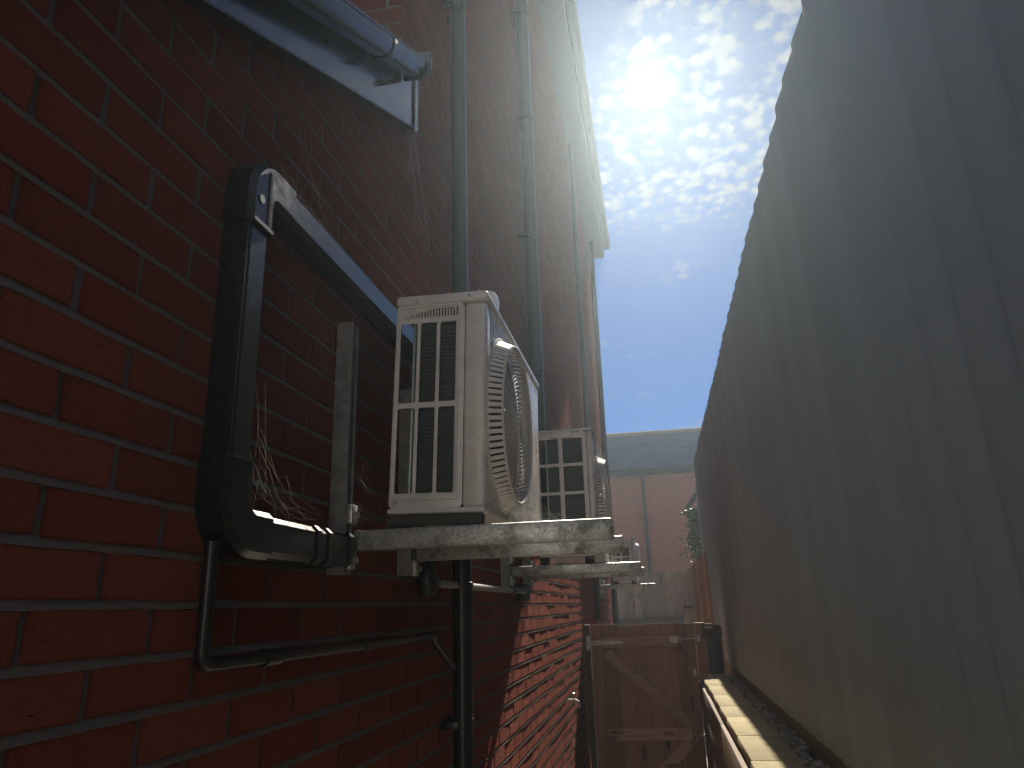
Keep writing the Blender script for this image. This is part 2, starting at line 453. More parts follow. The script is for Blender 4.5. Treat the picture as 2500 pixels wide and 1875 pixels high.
# ------------------------------------------------------------------ brick house on the left
WALL_END, LEAN = 12.15, 2.03
house = thing('brick_house', 'long red brick house wall lining the left of the passage', 'house', (0, 6, 0))
w = MB(); w.box(-1.7, -.0060, LEAN, WALL_END, 0, 8.3); w.box(-5, -.0047, -2.0, LEAN, 0, 2.905)
def barge_z(y): return 3.03 + (y - .90) * .49
ys0, ys1 = .0, LEAN
w.box(-5, -.0049, -2.0, LEAN, 2.8, 2.95); w.add([(-.0044, .10, 2.85), (-.0044, LEAN, 2.85), (-.0044, LEAN, 3.78), (-.5, .10, 2.85), (-.5, LEAN, 2.85), (-.5, LEAN, 3.78)], [(0, 1, 2), (5, 4, 3), (0, 2, 5, 3)])
w.build('wall', 'mortar', house, 0)
# brick shapes
def brick_shape(rs, L=LB - .0118, H=GA - .0112, D=.022):
    vs = []; m = 14
    ring = []
    for (u, v) in [(-1, -1), (-.55, -1), (0, -1), (.5, -1), (1, -1), (1, -.2), (1, .4), (1, 1), (.5, 1), (.05, 1), (-.5, 1), (-1, 1), (-1, .3), (-1, -.3)]:
        ring.append((u * L / 2 + rs.uniform(-.0021, .0021), v * H / 2 + rs.uniform(-.0017, .0017)))
    for (a, b), ins, x in ((None, None), 1.0, -D), ((None, None), 1.0, -.0028), ((None, None), .0, 0.0):
        for (y, z) in ring:
            if ins == 0.0:
                sy = .0040 * (1 if y > 0 else -1); sz = .0026 * (1 if z > 0 else -1)
                vs.append((x + rs.uniform(-.0005, .0004), y - sy * (abs(y) > L * .4), z - sz * (abs(z) > H * .4)))
            else: vs.append((x, y, z))
    fs = []
    for k in (0, 1):
        for j in range(m):
            j2 = (j + 1) % m; fs.append((k * m + j, k * m + j2, (k + 1) * m + j2, (k + 1) * m + j))
    fs.append(tuple(2 * m + j for j in range(m)))
    return vs, fs
rs = random.Random(3)
shapes = [brick_shape(rs) for _ in range(9)]
def hidden(y, z):
    return False
cells = []
r0 = int(math.floor((0 - ZB) / GA)) + 1; r1 = int((8.25 - ZB) / GA)
for r in range(r0, r1):
    zc = ZB + (r + .5) * GA
    c0 = int((-1.8 - YB) / LB) - 1; c1 = int((WALL_END - YB) / LB) + 2
    for c in range(c0, c1):
        yc = YB + (c + .5 + .5 * (r % 2)) * LB
        if yc - LB / 2 < -1.97 or yc > WALL_END + .02: continue
        if yc + LB / 2 < LEAN + .03 and zc > max(2.87, barge_z(yc) + .12): continue
        cells.append((r, c, yc, zc))
def size_seen(cell):
    q = to_px((0, cell[2], cell[3]))
    if q is None or not (-60 < q[0] < 1084 and -60 < q[1] < 828): return 0
    a = to_px((0, cell[2] - .11, cell[3])); b = to_px((0, cell[2] + .11, cell[3]))
    if a is None or b is None: return 0
    t_ = to_px((0, cell[2], cell[3] + .033)); bo = to_px((0, cell[2], cell[3] - .033))
    return abs((b[0] - a[0]) * (bo[1] - t_[1]))
cells.sort(key=size_seen, reverse=True)
bmeshes = []
for vs, fs in shapes:
    m_ = MB(); m_.add(vs, fs); bmeshes.append(m_.mesh('brick', 'red_brick', 25))
NB = 285
def clipped(q): return (q[2] - LB / 2 < LEAN < q[2] + LB / 2 and q[3] > 3.66) or q[2] + LB / 2 > WALL_END
near = [q for q in cells if not clipped(q)][:NB]; near_set = set(near)
cells = near + [q for q in cells if q not in near_set]
for r, c, yc, zc in cells[:NB]:
    o = link('brick', rs.choice(bmeshes), house, Vector((rs.uniform(-.0006, .0006), yc + rs.uniform(-.0015, .0015), zc + rs.uniform(-.001, .001))) - base(house))
    o.rotation_euler = (rs.uniform(-.005, .005), rs.uniform(-.006, .006), rs.uniform(-.003, .003))
rest = MB()
for r, c, yc, zc in cells[NB:]:
    vs, fs = rs.choice(shapes)
    ox = rs.uniform(-.0007, .0006); tilt = rs.uniform(-.006, .006)
    lo_ = LEAN if (yc - LB / 2 < LEAN < yc + LB / 2 and zc > 3.66) else -99
    rest.add([(x + ox + tilt * z, max(lo_, min(y + yc, WALL_END)), z + zc) for x, y, z in vs], fs)
for r in range(int((3.2 - ZB) / GA), int((6.2 - ZB) / GA)):          # end face of the house above the lean-to
    zc = ZB + (r + .5) * GA
    for c in range(-1, 6):
        xc = -(c + (.25 if r % 2 else .75)) * LB
        if xc > LB * .49: continue
        vs, fs = rs.choice(shapes)
        rest.add([(min(0, y + xc), LEAN - .004 - x, z + zc) for x, y, z in vs], fs)
tag(rest.build('brickwork', 'red_brick', house, 25), kind='stuff')
# weather-struck bed joints: mortar sloping out over the brick below
pt = MB(); rq = random.Random(21)
for r in range(r0, r1 + 1):
    zj = ZB + r * GA
    y = -1.97 if zj < 2.9 else max(.1, .90 + (zj - 3.15) / .49) if zj < 3.7 else LEAN
    y = min(y, LEAN) if zj < 3.7 else LEAN
    vs = []; fs = []; k = 0
    while True:
        a = .0008 + rq.uniform(-.0007, .0010); b_ = rq.uniform(-.0010, .0010)
        vs += [(-.0042, y, zj + .0066), (-.0020, y, zj + .0005 + b_), (a, y, zj - .0056 + b_), (a - .0004, y, zj - .0066 + b_), (-.004, y, zj - .0068 + b_)]
        if k:
            o_ = (k - 1) * 5
            for q in range(4): fs.append((o_ + q, o_ + 5 + q, o_ + 6 + q, o_ + 1 + q))
        k += 1
        if y >= WALL_END - .001: break
        y = min(WALL_END, y + (rq.uniform(.03, .06) if y < 2.6 else rq.uniform(.10, .2)))
    pt.add(vs, fs)
tag(pt.build('pointing', 'mortar', house, 40), kind='stuff')
s = MB(); s.box(.0, .243, LEAN + .02, WALL_END + .06, 8.115, 8.13); s.build('soffit', 'soffit_dark', house)
s = MB(); s.box(.243, .265, LEAN + .02, WALL_END + .06, 8.10, 8.30); s.box(-.01, .243, WALL_END + .06, WALL_END + .08, 8.10, 8.36); s.build('fascia_board', 'soffit_dark', house)
gp = [(.06 * math.cos(a), .06 * math.sin(a)) for a in [math.pi + math.pi * i / 10 for i in range(11)]] + [(.055 * math.cos(a), .055 * math.sin(a)) for a in [2 * math.pi - math.pi * i / 10 for i in range(11)]]
s = MB(); s.sweep(gp, [(.328, LEAN + .02, 8.285), (.328, WALL_END + .03, 8.285)]); s.build('gutter', 'pvc_black', house)
s = MB(); s.add([(.36, LEAN, 8.30), (.36, WALL_END + .12, 8.30), (-1.6, WALL_END + .12, 8.72), (-1.6, LEAN, 8.72), (.36, LEAN, 8.36), (.36, WALL_END + .12, 8.36), (-1.6, WALL_END + .12, 8.78), (-1.6, LEAN, 8.78)],
                [(3, 2, 1, 0), (4, 5, 6, 7), (0, 1, 5, 4), (1, 2, 6, 5), (2, 3, 7, 6), (3, 0, 4, 7)]); s.build('roof', 'roof_tile', house, 0)

# ------------------------------------------------------------------ unseen house added behind the camera to bounce sunlight
nh = thing('neighbour_house', 'pale rendered house facing the sun across the garden behind the passage', 'house', (1, -6, 0))
w = MB(); w.box(-5, 8, -12, -6, 0, 5.4); w.build('wall', 'render_pale', nh, 0)
w = MB(); w.add([(-5.2, -5.7, 5.35), (8.2, -5.7, 5.35), (8.2, -9, 7.6), (-5.2, -9, 7.6), (8.2, -12.3, 5.35), (-5.2, -12.3, 5.35)], [(0, 1, 2, 3), (3, 2, 4, 5), (0, 3, 5), (1, 4, 2), (0, 5, 4, 1)]); w.build('roof', 'roof_tile', nh, 0)
for xw, zw in ((-2.6, 3.3), (1.6, 3.3), (5.2, 3.3), (-2.6, .9), (5.2, .9)):
    w = MB(); w.box(xw, xw + 1.2, -6.0, -5.97, zw, zw + 1.2); wf = w.build('window', 'white_plastic', nh, 0)
    w = MB(); w.box(xw + .07, xw + 1.13, -5.97, -5.966, zw + .07, zw + 1.13); w.build('pane', 'inside_dark', wf, 0).location = (0, 0, 0)
w = MB(); w.box(1.5, 2.4, -6.0, -5.96, 0, 2.05); w.build('door', 'white_plastic', nh, 0)

# ------------------------------------------------------------------ lean-to verge at top left
lt = thing('lean_to_roof', 'glossy black sloping verge board and gutter of the lean-to at the top left', 'roof edge', (.1, 1.2, 3.1))
def slope_board(x0, x1, ya, yb, dz0, dz1, M='fascia_pvc', name='barge_board', par=lt):
    m_ = MB(); v = []
    for y in (ya, yb):
        zb = barge_z(y)
        v += [(x0, y, zb + dz0), (x1, y, zb + dz0), (x1, y, zb + dz1), (x0, y, zb + dz1)]
    m_.add(v, [(0, 1, 2, 3), (7, 6, 5, 4), (0, 4, 5, 1), (1, 5, 6, 2), (2, 6, 7, 3), (3, 7, 4, 0)])
    bm = None
    return m_.build(name, M, par, 0)
slope_board(.026, .045, .15, LEAN, 0, .275)
slope_board(.0045, .0255, .15, LEAN - .03, .004, .02, 'pvc_black', 'soffit_board')
slope_board(.022, .050, .15, LEAN, -.006, -.0002, 'pvc_black', 'drip_edge')
slope_board(-.03, .052, LEAN + .001, LEAN + .032, -.014, .275, 'fascia_pvc', 'box_end')
slope_board(-3, .0255, .15, LEAN - .01, .26, .30, 'roof_tile', 'roof_slab')
gd = Vector((0, 1, .573)).normalized()
go, ge = Vector((.092, .45, 2.895)), Vector((.092, 1.895, 3.723))
gprof = [(.043 * math.cos(a), .045 * math.sin(a)) for a in [math.pi + math.pi * i / 12 for i in range(13)]] + [(.039 * math.cos(a), .041 * math.sin(a)) for a in [2 * math.pi - math.pi * i / 12 for i in range(13)]]
m_ = MB(); m_.sweep(gprof, [go, ge]); m_.build('gutter', 'pvc_dusty', lt)
m_ = MB(); m_.tube([go + Vector((.042, 0, .002)), ge + Vector((.042, 0, .002))], .005, 8); m_.build('gutter_lip', 'pvc_dusty', lt)
cprof = [(.046 * math.cos(a), .049 * math.sin(a)) for a in [math.pi * .98 + math.pi * 1.04 * i / 12 for i in range(13)]] + [(.0415 * math.cos(a), .0445 * math.sin(a)) for a in [2 * math.pi * 1.01 - math.pi * 1.04 * i / 12 for i in range(13)]]
for t_ in (.80, 1.0):
    c_ = go.lerp(ge, t_)
    m_ = MB(); m_.sweep(cprof, [c_ - gd * .014, c_ + gd * .014]); m_.build('gutter_clip', 'pvc_black', lt)
m_ = MB(); m_.bbox(.047, .145, ge.y + .016, ge.y + .028, ge.z - .045, ge.z + .062, .008); m_.build('stop_end', 'fascia_pvc', lt)
m_ = MB(); m_.tube([(.0445, 1.37, 3.355), (.049, 1.37, 3.355)], .006, 10); m_.build('screw_head', 'pvc_black', lt)

# ------------------------------------------------------------------ pipe trunking on the wall
tr = thing('pipe_trunking', 'black plastic pipe trunking, an upright with rounded elbows beside the nearest air conditioner', 'trunking', (0, 1.15, 2.4))
def tprof(w_, d_, r=.011):
    """trunking section: a across, b out from the wall"""
    return [(-w_ / 2, 0), (w_ / 2, 0), (w_ / 2, .012), (w_ / 2 - .002, .0125), (w_ / 2 - .002, d_ - r), (w_ / 2 - .002 - r, d_), (-w_ / 2 + .002 + r, d_), (-w_ / 2 + .002, d_ - r), (-w_ / 2 + .002, .0125), (-w_ / 2, .012)]
TD = .052
def trunk(path, w_=.078, d_=TD, mat_='pvc_dusty', name='trunk', par=tr, r=.011):
    m_ = MB(); m_.sweep(tprof(w_, d_, r), path, up=(1, 0, 0)); return m_.build(name, mat_, par, 28)
YT, ZH, ZL = 1.128, 2.822, 2.138
def arc(cy, cz, R, a0, a1, n=8): return [(0, cy + R * math.cos(rad(a0 + (a1 - a0) * i / n)), cz + R * math.sin(rad(a0 + (a1 - a0) * i / n))) for i in range(n + 1)]
trunk([(0, YT, ZL + .10), (0, YT, ZH - .10)])
trunk([(0, YT + .09, ZH), (0, 3.2, ZH)])
m_ = MB(); m_.sweep(tprof(.074, TD + .0), [(0, 2.0, ZH), (0, 2.02, ZH)], up=(1, 0, 0))
trunk([(0, YT, ZH - .108)] + arc(YT + .052, ZH - .052, .052, 180, 90) + [(0, YT + .118, ZH)], .088, TD + .006, 'pvc_dusty', 'elbow')
trunk([(0, YT + .115, ZL)] + arc(YT + .058, ZL + .058, .058, 270, 180) + [(0, YT, ZL + .118)], .088, TD + .006, 'pvc_dusty', 'elbow')
trunk([(0, YT + .10, ZL), (0, 1.605, ZL)])
for y0, y1 in ((1.435, 1.452), (1.490, 1.505)):
    trunk([(0, y0, ZL), (0, y1, ZL)], .084, TD + .004, 'pvc_black', 'coupler')
trunk([(0, 1.60, ZL), (0, 1.622, ZL)], .086, TD + .006, 'pvc_dusty', 'end_cap')
m_ = MB(); m_.tube([(TD + .004, YT - .012, ZH - .062), (TD + .0085, YT - .012, ZH - .062)], .009, 12); m_.build('screw_head', 'pvc_black', tr)
m_ = MB(); m_.bbox(TD + .0055, TD + .0085, YT + .012, YT + .021, ZH - .100, ZH + .012, .001, 1); m_.build('joint_strip', 'rubber', tr)
for z_ in (ZH - .112, ZL + .122):
    trunk([(0, YT, z_ - .004), (0, YT, z_ + .004)], .094, TD + .009, 'pvc_black', 'elbow_rim')
m_ = MB(); m_.box(TD + .0002, TD + .0012, YT - .0395, YT - .0375, ZL + .12, ZH - .11); m_.build('lid_seam', 'pvc_black', tr)

# thin condensate drain below the trunking
dr = thing('drain_pipe', 'thin black plastic drain running low along the wall from under the trunking to the downpipe', 'drain pipe', (0, 1.8, 1.92))
rd = .0118
m_ = MB(); m_.tube([(.022, 1.112, 2.12), (.022, 1.112, 1.945)] + [(.022, 1.112 + .018 * (1 - math.cos(rad(a))), 1.945 - .018 * math.sin(rad(a))) for a in (30, 60, 90)] + [(.022, 2.34, 1.924)], rd, 12); m_.build('pipe', 'pvc_black', dr)
for y in (1.33, 1.80, 2.22):
    z_ = 1.927 - (y - 1.13) * .0025
    m_ = MB(); m_.tube([(.022, y - .028, z_), (.022, y + .028, z_)], rd + .0035, 12); m_.build('coupler', 'pvc_black', dr)
m_ = MB(); m_.tube([(.022, 2.32, 1.924), (.022, 2.355, 1.923), (.026, 2.38, 1.905), (.05, 2.50, 1.82)], rd + .002, 12); m_.build('elbow', 'pvc_black', dr)

# ------------------------------------------------------------------ downpipes
def downpipe(y, x, r, z0, z1, label, sockets=(), brackets=(), cat='downpipe', m='pvc_black', square=False):
    t_ = thing('downpipe', label, cat, (x, y, z0), 'black downpipes down the brick house wall')
    n_ = MB(); n_.tube([(x, y, z0), (x, y, z1)], r, 24); n_.build('pipe', m, t_)
    for z in sockets:
        n_ = MB(); n_.lathe([(r * 1.0, -.10), (r * 1.10, -.095), (r * 1.11, .0), (r * 1.17, .002), (r * 1.17, .012), (r, .014)], 24, Matrix.Translation((x, y, z))); n_.build('socket', m, t_)
    for z in brackets:
        n_ = MB(); n_.lathe([(r * 1.0, -.014), (r * 1.09, -.014), (r * 1.09, .014), (r * 1.0, .014)], 24, Matrix.Translation((x, y, z)))
        for s_ in (-1, 1): n_.bbox(.0, x, y + s_ * (r + .014) - .014, y + s_ * (r + .014) + .014, z - .012, z + .012, .003)
        n_.build('bracket', m, t_)
    return t_
downpipe(2.575, .062, .034, 0, 8.25, 'black downpipe passing behind the nearest air conditioner', (2.08, 5.2), (1.64, 4.6))
downpipe(4.42, .078, .048, 2.5, 8.1, 'thick black soil pipe rising past the second air conditioner', (5.35, 3.55, 7.2), (4.4, 6.3))
p3 = downpipe(8.72, .038, .032, 1.85, 8.25, 'black pipe ending in the air above the gate near the house end', (5.1,), (3.2, 6.0))
downpipe(11.6, .066, .045, 0, 8.25, 'black downpipe at the far corner of the brick house', (4.0,), (2.6, 3.35, 5.5))

# overflow pipe and its black fitting under the second bracket
ov = thing('overflow_pipe', 'grey lead-like pipe running flat along the wall under the brackets from a black elbow', 'pipe', (.05, 3, 2.08))
m_ = MB(); m_.tube([(.05, 2.27, 2.083), (.05, 3.90, 2.083)], .0125, 14); m_.build('pipe', 'lead_grey', ov)
m_ = MB(); m_.tube([(.045, 2.215, 2.40), (.045, 2.215, 2.12)], .016, 14); m_.build('drop_pipe', 'pvc_black', ov)
m_ = MB(); m_.tube([(.045, 2.215, 2.145), (.046, 2.215, 2.125), (.046, 2.216, 2.09), (.047, 2.222, 2.062), (.046, 2.222, 2.04)], [.018, .027, .033, .030, .018], 18); m_.tube([(.047, 2.225, 2.085), (.05, 2.30, 2.084)], [.022, .018], 14); m_.build('elbow', 'pvc_black', ov)
m_ = MB(); m_.bbox(.0, .075, 3.88, 3.915, 2.035, 2.12, .006); m_.build('wall_clip', 'pvc_black', ov)
m_ = MB(); m_.tube([(.05, 3.55, 2.083), (.05, 3.62, 2.083)], .019, 14); m_.build('coupler', 'pvc_black', ov)

# little flue cap on the wall behind the nearest unit, thin cable
vc = thing('vent_cap', 'round cream vent cap on the wall just above the nearest air conditioner', 'vent', (0, 3.2, 3.42))
m_ = MB(); MX = Matrix.Translation((0, 3.2, 3.42)) @ Matrix.Rotation(rad(90), 4, 'Y')
m_.lathe([(.0, .09), (.035, .088), (.055, .075), (.062, .055), (.062, .045), (.04, .044), (.04, 0)], 24, MX); m_.build('cap', 'white_plastic', vc)
m_ = MB(); m_.lathe([(.07, 0), (.07, .008), (.041, .01)], 24, MX); m_.build('wall_plate', 'white_plastic', vc)
cb_ = MB(); cb_.tube([(.012, 2.80, 3.95), (.014, 2.76, 3.7), (.012, 2.735, 3.42), (.015, 2.72, 3.1), (.013, 2.70, 2.75), (.03, 2.62, 2.6)], .006, 8)
tag(cb_.build('cable', 'pvc_black'), 'thin black cable dropping beside the downpipe behind the nearest air conditioner', 'cable')

# ------------------------------------------------------------------ wall brackets under the units
def cchan(L, w_, h_, t_=.003, lip=.009):
    """open channel: list of boxes in local (u, v) section: width along u, depth along v; open on +v side"""
    return [(-w_ / 2, w_ / 2, 0, t_), (-w_ / 2, -w_ / 2 + t_, t_, h_), (w_ / 2 - t_, w_ / 2, t_, h_), (-w_ / 2 + t_, -w_ / 2 + lip, h_ - t_, h_), (w_ / 2 - lip, w_ / 2 - t_, h_ - t_, h_)]
def bracket(y, zt, reach, ztop, zbot, label, arm_h=.046, arm_w=.043, first=False):
    t_ = thing('wall_bracket', label, 'wall bracket', (0, y, zt), 'galvanised brackets carrying the air conditioners')
    n_ = MB()
    for u0, u1, v0, v1 in cchan(1, .041, .041): n_.box(.001 + v0, .001 + v1, y - .045 + u0, y - .045 + u1, zbot, ztop)
    n_.build('upright', 'channel_grey', t_, 0)
    n_ = MB(); n_.bbox(.043, reach, y - arm_w / 2, y + arm_w / 2, zt - arm_h, zt, .005, 2); n_.box(reach - .002, reach + .0015, y - arm_w / 2 + .004, y + arm_w / 2 - .004, zt - arm_h + .004, zt - .004)
    n_.build('arm', 'galvanised', t_)
    n_ = MB(); n_.box(reach + .0016, reach + .0022, y - arm_w / 2 + .006, y + arm_w / 2 - .006, zt - arm_h + .006, zt - .006); n_.build('arm_end', 'inside_dark', t_, 0)  # dark sheet standing for the shade inside the hollow arm
    for dz in (.028, -.075):
        n_ = MB(); n_.bbox(.042, .056, y - .062, y - .028, zt + dz - .016, zt + dz + .028, .002); n_.build('clamp_plate', 'galvanised', t_)
        n_ = MB(); n_.tube([(.056, y - .045, zt + dz + .004), (.066, y - .045, zt + dz + .004)], .0085, 6); n_.build('bolt', 'screw_steel', t_, 25)
    return t_
bracket(1.665, 2.187, .650, 2.70, 2.085, 'nearest galvanised bracket, under the near end of the big fan unit')
bracket(2.135, 2.189, .652, 2.66, 2.10, 'second galvanised bracket, crossing in front of the downpipe')
bracket(3.60, 2.195, .666, 2.70, 2.085, 'galvanised bracket under the near end of the second air conditioner')
bracket(4.20, 2.197, .671, 2.70, 2.09, 'galvanised bracket under the far end of the second air conditioner')
bracket(9.25, 2.243, .704, 2.75, 2.10, 'galvanised bracket under the near end of the farthest air conditioner')
bracket(9.80, 2.247, .650, 2.75, 2.10, 'galvanised bracket under the far end of the farthest air conditioner')

# ------------------------------------------------------------------ air conditioners
def side_plate(W_, H_, wins, t_=.004, r=.006, corner=.012):
    """plate in the XZ plane at y=0..t"""
    vs, fs = plate(rrect(0, W_, 0, H_, corner), [rrect(a, b, c, d, min(r, (b - a) * .3)) for a, b, c, d in wins], t_, .0008)
    M = Matrix(((1, 0, 0, 0), (0, 0, 1, t_ / 2), (0, 1, 0, 0), (0, 0, 0, 1)))
    return vs, fs, M
def air_con(label, loc, D, L, H, side_w, wins, slots, panel, fan, handle=False, lid_h=.033):
    """outdoor unit: x out from the wall 0..D, y along the wall 0..L, z up 0..H (local space)"""
    u = thing('air_conditioner', label, 'air conditioner', loc, 'outdoor air conditioner units on wall brackets', True)
    def part(n_, name, m, sm=30, par=u):
        o = bpy.data.objects.new(name, n_.mesh(name, m, sm)); COL.objects.link(o); o.parent = par; return o
    Hb = H - lid_h
    # casing: front corner post, front panel with a round opening, far side, base tray
    n_ = MB(); n_.bbox(side_w + .001, D, .0, .055, .012, Hb, .010, 3); part(n_, 'corner_post', 'casing')
    fy, fz, fr = fan
    vs, fs = plate(rrect(.0, L - .056, .0, Hb - .013, .004), [[(fy - .056 + fr * .94 * math.cos(a), fz - .013 + fr * .94 * math.sin(a)) for a in [2 * math.pi * i / 48 for i in range(48)]]], .004, .0006)
    n_ = MB(); n_.add(vs, fs, Matrix(((0, 0, 1, D - .003), (1, 0, 0, .056), (0, 1, 0, .013), (0, 0, 0, 1)))); part(n_, 'front_panel', 'casing')
    n_ = MB(); n_.bbox(0, D - .006, L - .012, L, .012, Hb, .004); part(n_, 'far_panel', 'casing')
    n_ = MB(); n_.bbox(-.002, D + .002, -.003, L + .002, 0, .013, .004); part(n_, 'base_tray', 'casing_trim')
    n_ = MB(); n_.bbox(-.004, D + .005, -.005, L + .004, Hb + .001, H, .011, 3); part(n_, 'lid', 'casing')
    # near side
    n_ = MB(); n_.add(*side_plate(side_w, Hb - .014, [(a, b, c - .013, d - .013) for a, b, c, d in wins] + [(a, b, c - .013, d - .013) for a, b, c, d in slots]), )
    n_.v = [(x, y + .004, z + .013) for x, y, z in n_.v]; part(n_, 'side_panel', 'casing')
    if panel:     # raised frame round the grille
        a, b, c, d = panel
        vs, fs = plate(rrect(a, b, c, d, .014, 5), [rrect(a + .009, b - .009, c + .009, d - .009, .010, 5)], .005, .0018)
        n_ = MB(); n_.add(vs, fs, Matrix(((1, 0, 0, 0), (0, 0, 1, .003), (0, 1, 0, 0), (0, 0, 0, 1)))); part(n_, 'grille_frame', 'casing')
    # heat exchanger seen through the openings, bent round the back corner
    x0 = min(q[0] for q in wins); x1 = max(q[1] for q in wins); z0 = min(q[2] for q in wins) - .01; z1 = max(q[3] for q in wins) + .01
    n_ = MB(); n_.box(x0 + .040, min(x1 + .02, side_w), .020, .032, .02, Hb - .01); n_.box(x0 + .040, x0 + .052, .032, L - .05, .02, Hb - .01); co = part(n_, 'coil', 'coil', 0)
    n_ = MB()
    k = 0
    z = z0
    while z < z1:
        n_.box(x0 + .041, min(x1 + .018, side_w - .002), .0165, .0200, z, z + .0022); z += .0105
    part(n_, 'fins', 'coil', 0, co)['kind'] = 'stuff'
    n_ = MB(); n_.bbox(x0 + .032, x0 + .0395, .014, .030, .02, Hb - .012, .002); part(n_, 'coil_edge', 'coil_edge', 30, co)
    n_ = MB(); n_.box(side_w * .98, side_w * .995, .03, L - .02, .02, Hb - .02); part(n_, 'partition', 'inside_dark', 0)
    for sx, sz in ((.018, .028), (side_w + (D - side_w) * .38, .052), (.06, H - .020), (D * .82, H - .016)):
        yy = -.0052 if sz > H - lid_h else .0005
        n_ = MB(); n_.lathe([(0, 0), (.0030, .0), (.0048, -.0012), (.0050, -.0022), (.0, -.0024)], 10, Matrix.Translation((sx, yy - .0005, sz)) @ Matrix.Rotation(rad(-90), 4, 'X')); part(n_, 'screw', 'screw_steel')
    # fan guard on the front
    FM = Matrix.Translation((D, fy, fz)) @ Matrix.Rotation(rad(90), 4, 'Y') @ Matrix.Diagonal((1, 1, .80, 1))      # local z -> +x (out from the wall)
    n_ = MB(); n_.lathe([(fr + .012, 0), (fr + .014, .004), (fr + .008, .008), (fr + .004, .009)], 72, FM); n_.lathe([(fr * .952, .050), (fr * .958, .056), (fr * .94, .0585), (fr * .925, .056), (fr * .925, .050)], 72, FM)
    gd_ = part(n_, 'fan_guard', 'casing_trim')
    n_ = MB()
    for i in range(84):
        a = 2 * math.pi * i / 84; M = FM @ Matrix.Rotation(a, 4, 'Z')
        n_.add([(fr + .006, -.0056, .003), (fr + .006, .0056, .003), (fr * .955, .0050, .053), (fr * .955, -.0050, .053), (fr + .001, -.0056, .003), (fr + .001, .0056, .003), (fr * .945, .0050, .052), (fr * .945, -.0050, .052)],
               [(0, 1, 2, 3), (7, 6, 5, 4), (0, 4, 5, 1), (1, 5, 6, 2), (2, 6, 7, 3), (3, 7, 4, 0)], M)
    part(n_, 'side_ribs', 'casing_trim', 0, gd_)
    rings = 20
    for i in range(rings):
        R = .012 + (fr * .925 - .012) * i / (rings - 1); zz_ = .048 + .010 * (1 - (R / fr) ** 2)
        n_ = MB(); n_.torus(R, .0012, 28 + int(34 * i / rings), 6, FM @ Matrix.Translation((0, 0, zz_))); part(n_, 'ring', 'casing_trim', 60, gd_)
    for i in range(8):
        a = 2 * math.pi * (i + .5) / 8
        n_ = MB(); n_.tube([(.012 * math.cos(a), .012 * math.sin(a), .055), (fr * .5 * math.cos(a + .12), fr * .5 * math.sin(a + .12), .0520), (fr * .93 * math.cos(a), fr * .93 * math.sin(a), .046)], .0011, 6, True, FM); part(n_, 'spoke', 'casing_trim', 60, gd_)
    fb = MB(); fb.lathe([(0, .012), (.045, .010), (.055, -.02), (.055, -.05)], 24, FM); fo = part(fb, 'fan', 'inside_dark')
    for i in range(3):
        n_ = MB(); vs = []; 
        for j in range(7):
            a = 2 * math.pi * i / 3 + j * .22
            vs += [(.055 * math.cos(a), .055 * math.sin(a), .0 - j * .006), (fr * .88 * math.cos(a + .1), fr * .88 * math.sin(a + .1), .008 - j * .007)]
        fsx = [(2 * j, 2 * j + 1, 2 * j + 3, 2 * j + 2) for j in range(6)]
        n_.add(vs, fsx, FM); n_.add([(x, y, z - .004) for x, y, z in vs], [f[::-1] for f in fsx], FM); part(n_, 'blade', 'inside_dark', 60, fo)
    n_ = MB(); n_.lathe([(fr * .93, .0), (fr * .92, -.06), (fr * .95, -.07)], 48, FM); part(n_, 'fan_shroud', 'inside_dark')
    # feet on the bracket arms
    if handle:
        n_ = MB(); n_.bbox(D * .28, D * .66, -.016, .004, H - .046, H - .010, .006); part(n_, 'handle', 'casing')
    return u, part
D1, L1, H1 = .250, .875, .592
wins1 = []
for (a, b) in ((.012, .060), (.068, .114), (.122, .168)):
    wins1 += [(a, b, .288, .512), (a, b, .050, .275)]
slots1 = [(.018 + .0082 * i, .0235 + .0082 * i, .526 + max(0, (.085 - .0082 * i)) * .0, .552 if i > 10 else .526 + .0022 * (i + 2)) for i in range(19)]
u1, prt = air_con('large cream air conditioner with a round fan guard, nearest on the wall', (.086, 1.757, 2.236), D1, L1, H1, .190, wins1, slots1, (.002, .184, .034, .566), (.232, .272, .236))
for y in (.03, .39):
    for x in (.02, .20):
        n_ = MB(); n_.bbox(x - .03, x + .03, y - .021, y + .021, -.046, -.028, .003); prt(n_, 'foot', 'rubber')
    n_ = MB(); n_.bbox(-.008, D1 - .01, y - .018, y + .018, -.0275, -.0008, .002); prt(n_, 'foot_rail', 'inside_dark')  # rail coloured dark to read as the shaded gap under the unit
u1.rotation_euler = (0, rad(1.5), 0)
D2, L2, H2 = .285, .80, .63
wins2 = []
for (a, b) in ((.014, .114), (.134, .234)):
    for i in range(4): wins2.append((a, b, .585 - .142 * i - .128, .585 - .142 * i))
u2, prt = air_con('cream air conditioner with a two column grid grille, second along the wall', (.185, 3.60, 2.232), D2, L2, H2, .254, wins2, [], None, (.36, .30, .235), True, .012)
for y in (.02, .60):
    for x in (.02, .24):
        n_ = MB(); n_.bbox(x - .022, x + .022, y - .02, y + .02, -.037, .0, .004); prt(n_, 'foot', 'rubber')
u3, prt = air_con('small cream air conditioner, farthest along the wall near its end', (.20, 9.23, 2.285), .29, .75, .50, .25, [(a, b, c, c + .10) for a, b in ((.02, .11), (.13, .22)) for c in (.05, .17, .29)], [], None, (.33, .26, .20), False, .012)
for y in (.02, .57):
    for x in (.03, .24):
        n_ = MB(); n_.bbox(x - .02, x + .02, y - .02, y + .02, -.042, .0, .004); prt(n_, 'foot', 'rubber')

